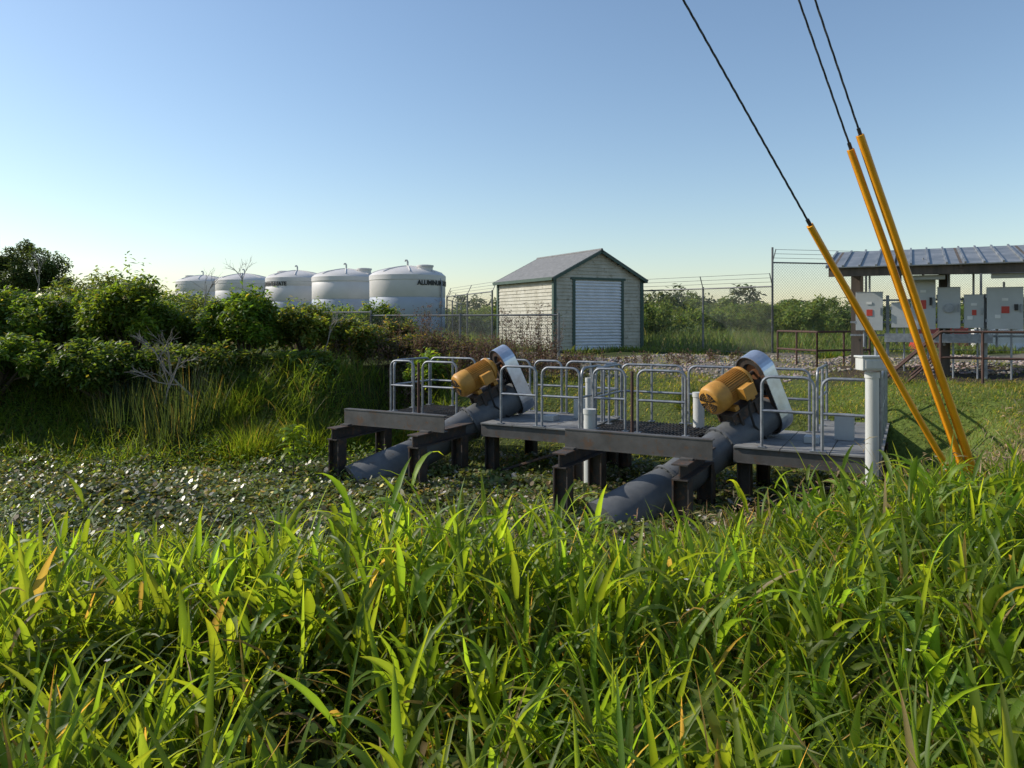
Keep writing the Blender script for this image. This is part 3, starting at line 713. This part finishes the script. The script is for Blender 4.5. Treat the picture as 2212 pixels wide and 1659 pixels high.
shrub(-11.8,16.5,3.5,1.5,1.3,14000,flowers=14); shrub(-10.0,16.6,3.5,1.2,1.3,14000,flowers=20); shrub(-8.5,16.6,3.85,1.1,1.1,15000,flowers=16,base=(.08,.125,.022))
shrub(-5.95,16.6,3.6,.85,.9,13000,base=(.07,.12,.02)); shrub(-7.2,17.4,3.0,.9,.9,8000,base=(.065,.1,.025)); shrub(-4.8,17.1,3.05,.7,.8,7500,base=(.08,.11,.024),alt=(.28,.22,.05),p=.12)
shrub(-3.7,17.6,2.7,.8,.8,8000,base=(.075,.105,.024),alt=(.25,.19,.06),p=.16); shrub(-10.3,14.8,2.4,1.4,.8,10000,base=(.07,.115,.022)); shrub(-8.2,14.9,2.3,1.2,.8,9000,base=(.06,.1,.022)); shrub(-6.3,15.4,2.1,1.1,.8,8000,base=(.065,.1,.025),alt=(.22,.17,.05),p=.1)
shrub(-11.6,13.9,1.8,1.2,.7,7000,base=(.07,.115,.022)); shrub(-2.3,18.2,2.3,.8,.7,4500,base=(.07,.085,.025),alt=(.22,.15,.07),p=.25); shrub(-4.6,15.9,1.9,.9,.6,6000,base=(.07,.11,.025))
shrub(-1.9,16.4,2.0,.45,.4,1600,.1,(.11,.17,.025)); shrub(-1.0,19.0,2.1,.7,.5,3000,.09,(.07,.085,.03),alt=(.22,.15,.08),p=.35); shrub(-3.2,20.0,2.6,.8,.6,4500,.1,(.07,.095,.03),alt=(.22,.16,.08),p=.25)
shrub(-4.6,26,3.3,1.1,1.2,7000,.13,(.07,.11,.03)); shrub(-7.0,27,3.3,1.8,1.2,7000,.13,(.07,.11,.03)); shrub(-10.8,29,3.6,1.6,1.4,7000,.14,(.07,.1,.03)); shrub(-15,27,4.6,2.4,1.6,9000,.14,(.07,.1,.03)); shrub(-13.5,30,4.2,2,1.5,6000,.14,(.07,.1,.03))
tr=empty('tree',(0,0,0)); a=Acc(); tx=-24.2
lc=crown(a,(tx,36,4.3),(3.0,2.2,2.5),17000,.17,(.06,.09,.03),60,lr=(.09,.19)); a.obj('foliage',M_far,tr)
m=MB(); m.tube([(tx,36,1),(tx-.1,36,3),(tx+.1,36,5)],[.22,.16,.08],8); limbs(m,(tx,36,3),lc[:30],.09); m.obj('trunk',M_bark,tr)
a=Acc()
for (x0,x1,y0,top,k) in ((4,16,37,3.9,16),(-4,3,38,3.6,10),(6,17,46,4.3,12),(-30,-14,38,4.0,10),(12,26,42,3.9,12),(-3,8,55,4.2,10)):
    for i in range(k):
        xx=random.uniform(x0,x1); yy=y0+random.uniform(-3,4); tp=top*random.uniform(.75,1.1)
        crown(a,(xx,yy,1.5+(tp-1.5)*.4),(1.5,1.2,(tp-1.5)*.6),1500,.19,(.12,.17,.045),14,alt=(.19,.22,.07),p=.2,lr=(.16,.34))
a.obj('background_shrubs',M_far)
a=Acc()
for i in range(150):
    xx=random.uniform(-170,170); yy=random.uniform(130,190); tp=random.uniform(4,8)*(1+.25*math.sin(xx*.06))
    crown(a,(xx,yy,1.5+tp*.4),(random.uniform(3,8),4,tp*.55),420,1.0,(.08,.105,.065),12,lr=(.15,.36))
a.obj('distant_trees',M_far)
a=Acc(); n=36000; y=22.8+22*rng.random(n)**1.5; x=U(-.6,.8,n)*y
lx_=(x-1.325)*math.cos(R(28))+(y-23.3)*math.sin(R(28)); ly_=-(x-1.325)*math.sin(R(28))+(y-23.3)*math.cos(R(28))
k=~((np.abs(x+5)<2.2)&(np.abs(y-35.5)<2.2))&~((lx_>-.2)&(lx_<3.7)&(ly_>-.5)&(ly_<4)); x=x[k];y=y[k];n=len(x)
a.add(strips(np.stack([x,y,hgt(x,y)],1),U(0,6.28,n),U(.35,.95,n)*(.5+.6*pnoise(x*.5,y*.5))*np.where(y<25,.45,1),U(.02,.045,n),U(1.1,1.5,n),U(.2,1.3,n),3,U(-.8,.8,n),cols(n,(.13,.18,.045),.3,(.22,.2,.1),.15),0)); a.obj('field_grass',M_far)
def clump(name,x,y,r,h,n,base,w=(.007,.014),curl=(.2,1.9),lean=.65,mt=M_leaf):
    a=Acc(); rr=r*np.sqrt(rng.random(n)); az=U(0,6.28,n); bx=x+rr*np.cos(az); by=y+rr*np.sin(az)
    ph=np.pi/2-rr/r*lean*U(.3,1,n)
    a.add(strips(np.stack([bx,by,hgt(bx,by)-.02],1),az+rng.normal(0,.7,n),U(.3,1.05,n)*h,U(*w,n),ph,U(*curl,n),6,U(-.6,.6,n),cols(n,base,.3,(.18,.14,.06),.07),0)); return a.obj(name,mt)
clump('grass_clump',-4.75,13.4,.45,.85,3800,(.09,.14,.022)); clump('grass_clump',-3.6,14.0,.7,.9,5000,(.1,.16,.022)); clump('grass_clump',-2.9,14.6,.6,.9,4000,(.1,.16,.022)); clump('grass_clump',-2.2,15.0,.5,.8,2600,(.1,.15,.022))
clump('grass_clump',-5.6,14.6,.7,.75,3400,(.07,.115,.022)); clump('grass_clump',-8.6,13.2,.9,.55,4200,(.08,.13,.022)); clump('grass_clump',-10,12.9,.9,.5,3800,(.08,.13,.022)); clump('grass_clump',-1.5,15.2,.4,.7,1800,(.1,.15,.025)); clump('grass_clump',-7.3,13.0,.7,.5,2600,(.08,.13,.022))
clump('cattails',-6.2,13.9,.7,1.25,700,(.045,.07,.035),(.012,.02),(.0,.6),.18,M_shrub); clump('cattails',-7.4,14.2,.6,1.15,500,(.045,.07,.035),(.012,.02),(.0,.6),.18,M_shrub)
clump('grass_clump',3.4,13.9,.3,.4,500,(.07,.1,.02)); clump('grass_clump',8.4,19.5,.35,.35,500,(.05,.09,.02))
a=Acc(); n=34000; x=U(-13,-2.2,n); y=12.7+2.8*rng.random(n)**1.3; z=hgt(x,y)+U(0,.5,n)*pnoise(x*1.6,y*1.6)+.03; z=np.maximum(z,.05)
a.add(strips(np.stack([x,y,z],1),U(0,6.28,n),U(.05,.11,n),U(.03,.05,n),U(-.4,.9,n),U(0,1,n),2,U(-.7,.7,n),cols(n,(.095,.16,.028),.4,(.2,.2,.05),.06),1))
n=26000; x=U(-14,-1.2,n); y=12.6+4.2*rng.random(n); a.add(strips(np.stack([x,y,hgt(x,y)],1),U(0,6.28,n),U(.25,.8,n),U(.008,.018,n),U(1,1.5,n),U(.2,1.8,n),4,U(-.6,.6,n),cols(n,(.1,.155,.025),.3,(.2,.15,.07),.12),0))
a.obj('bank_weeds',M_shrub)
a=Acc(); n=70; t=U(.3,1,n); a.add(strips(np.stack([-3.55+rng.normal(0,.05,n),12.0+rng.normal(0,.05,n),.1+t*.75],1),U(0,6.28,n),U(.15,.32,n),U(.05,.08,n),U(.2,.9,n),U(.8,1.8,n),4,U(-.3,.3,n),cols(n,(.13,.2,.025),.2),1))
sp_=empty('sapling',(0,0,0)); a.obj('leaves',M_leaf,sp_); m=MB(); m.tube([(-3.55,12,-.05),(-3.53,12,.4),(-3.56,12,.9)],[.014,.012,.006],6); m.obj('stem',M_bark,sp_)
# lawn and rough turf
a=Acc(); n=110000; x=U(-2.5,12,n*2); y=U(8.6,22,n*2); k=(dcan(x,y)<-.15)&((y<17.2-.12*x)|(rng.random(n*2)<.3*pnoise(x*.8,y*1.3)))&(rng.random(n*2)>dirt(x,y)*.9)&(rng.random(n*2)<.25+1.1*pnoise(x*1.1,y*1.4)); x=x[k][:n];y=y[k][:n];n=len(x)
a.add(strips(np.stack([x,y,hgt(x,y)-.005],1),U(0,6.28,n),U(.04,.13,n)*(.6+.8*pnoise(x*2,y*2)),U(.007,.015,n),U(.6,1.4,n),U(.2,1.6,n),2,U(-.6,.6,n),cols(n,(.1,.14,.035),.35,(.26,.22,.12),.28),0)); a.obj('lawn_grass',M_leaf)
ico=np.array([(0,0,1),(.89,0,.45),(.28,.85,.45),(-.72,.53,.45),(-.72,-.53,.45),(.28,-.85,.45),(.72,.53,-.45),(-.28,.85,-.45),(-.89,0,-.45),(-.28,-.85,-.45),(.72,-.53,-.45),(0,0,-1)])
icf=np.array([(0,1,2),(0,2,3),(0,3,4),(0,4,5),(0,5,1),(1,6,2),(2,7,3),(3,8,4),(4,9,5),(5,10,1),(6,7,2),(7,8,3),(8,9,4),(9,10,5),(10,6,1),(11,7,6),(11,8,7),(11,9,8),(11,10,9),(11,6,10)])
n=11000; x=U(-1,14,n); y=16.2-.15*x+6*rng.random(n)**1.1; k=pnoise(x*.9+3,y*1.4)>.3; x=x[k];y=y[k];n=len(x)
V=ico[None]*U(.012,.05,n)[:,None,None]*rng.uniform(.6,1.3,(n,12,1))*np.stack([U(.8,1.4,n),U(.8,1.4,n),U(.5,.8,n)],1)[:,None]+np.stack([x,y,hgt(x,y)+.005],1)[:,None]
mesh_np('gravel',V,(np.arange(n)*12)[:,None,None]+icf[None],M_rock,np.repeat(cols(n,(.27,.235,.21),.35)[:,None],12,1))
def deadweeds(x,y,sx_,n,h):
    a=Acc(); bx=x+U(-sx_,sx_,n); by=y+U(-.5,.5,n); g=hgt(bx,by); L=U(.6,1,n)*h; az=U(0,6.28,n); ph=U(1.35,1.57,n)
    b=np.stack([bx,by,g],1); a.add(strips(b,az,L,np.full(n,.02),ph,U(0,.2,n),3,U(-1,1,n),cols(n,(.13,.09,.07),.3),2))
    for k in range(46):
        t=.25+.75*rng.random(n); q=b+np.stack([np.cos(az)*np.cos(ph)*L*t,np.sin(az)*np.cos(ph)*L*t,np.sin(ph)*L*t],1)+rng.normal(0,.045,(n,3))
        a.add(strips(q,U(0,6.28,n),U(.04,.11,n),U(.018,.034,n),U(-.5,1.3,n),U(0,1,n),2,U(-.8,.8,n),cols(n,(.13,.09,.07),.35,(.12,.13,.045),.2),1))
    a.obj('dead_weeds',M_dry)
deadweeds(.5,20.0,.8,34,1.5); deadweeds(-2.55,19.5,.5,20,1.7); deadweeds(-.6,17.6,1.7,110,.85); deadweeds(-1.4,16.6,1.4,100,.75); deadweeds(-3.0,17.2,1.2,70,.9); deadweeds(3.2,18.2,2.5,30,.3); deadweeds(.6,16.4,1.2,70,.5); deadweeds(-4.8,20.5,1.5,50,1.1)
db=empty('dead_branch',(0,0,0)); m=MB()
def br(p,d,L,r,k):
    q=p+d*L; mid=p+d*L*.5+Vector((random.uniform(-.06,.06),0,random.uniform(-.06,.06)))*L; m.tube([p,mid,q],[r,r*.8,r*.6],5)
    if k>0:
        for _ in range(3):
            nd=(d+Vector((random.uniform(-.9,.9),random.uniform(-.5,.5),random.uniform(-.5,.7)))).normalized(); br(p+d*L*random.uniform(.45,1),nd,L*.68,r*.6,k-1)
br(Vector((-6.1,14.2,1.1)),Vector((-.6,-.2,.7)).normalized(),.75,.024,4); br(Vector((-6.6,14.1,1.0)),Vector((.3,-.2,.9)).normalized(),.6,.02,3)
br(Vector((-10.9,17,3.2)),Vector((.1,0,1)),.5,.015,3); br(Vector((-7.2,17.3,2.8)),Vector((.1,0,1)),.6,.012,3); br(Vector((-6.3,17.3,3.2)),Vector((0,0,1)),.5,.012,3); br(Vector((-4.2,16.6,1.9)),Vector((.3,0,1)).normalized(),.5,.012,3)
m.obj('twigs',M_dead,db)
# ------------------------------------------------------------ light, sky, camera
el=R(33); azs=R(-76)
Ld=Vector((math.sin(azs)*math.cos(el),math.cos(azs)*math.cos(el),math.sin(el)))
su=bpy.data.lights.new('sun','SUN'); su.energy=5; su.angle=R(.5); su.color=(1,.93,.82); so=bpy.data.objects.new('sun',su); link(so); so.rotation_euler=Ld.to_track_quat('Z','Y').to_euler()
w=bpy.data.worlds.new('World'); scene.world=w; w.use_nodes=True; nt=w.node_tree; sk=nt.nodes.new('ShaderNodeTexSky'); sk.sky_type='NISHITA'; sk.sun_disc=False
sk.sun_elevation=el; sk.sun_rotation=azs%(2*math.pi); sk.air_density=1.15; sk.dust_density=.45; sk.ozone_density=2.4
nt.links.new(sk.outputs[0],nt.nodes['Background'].inputs[0]); nt.nodes['Background'].inputs[1].default_value=.15
cam=bpy.data.cameras.new('camera'); co=bpy.data.objects.new('camera',cam); link(co); co.location=(0,0,2.6); co.rotation_euler=(R(90),0,0)
cam.sensor_width=36; cam.lens=26.04; cam.shift_y=-.0628; cam.clip_start=.05; cam.clip_end=3000; scene.camera=co
scene.view_settings.view_transform='Standard'; scene.view_settings.look='None'; scene.view_settings.exposure=0
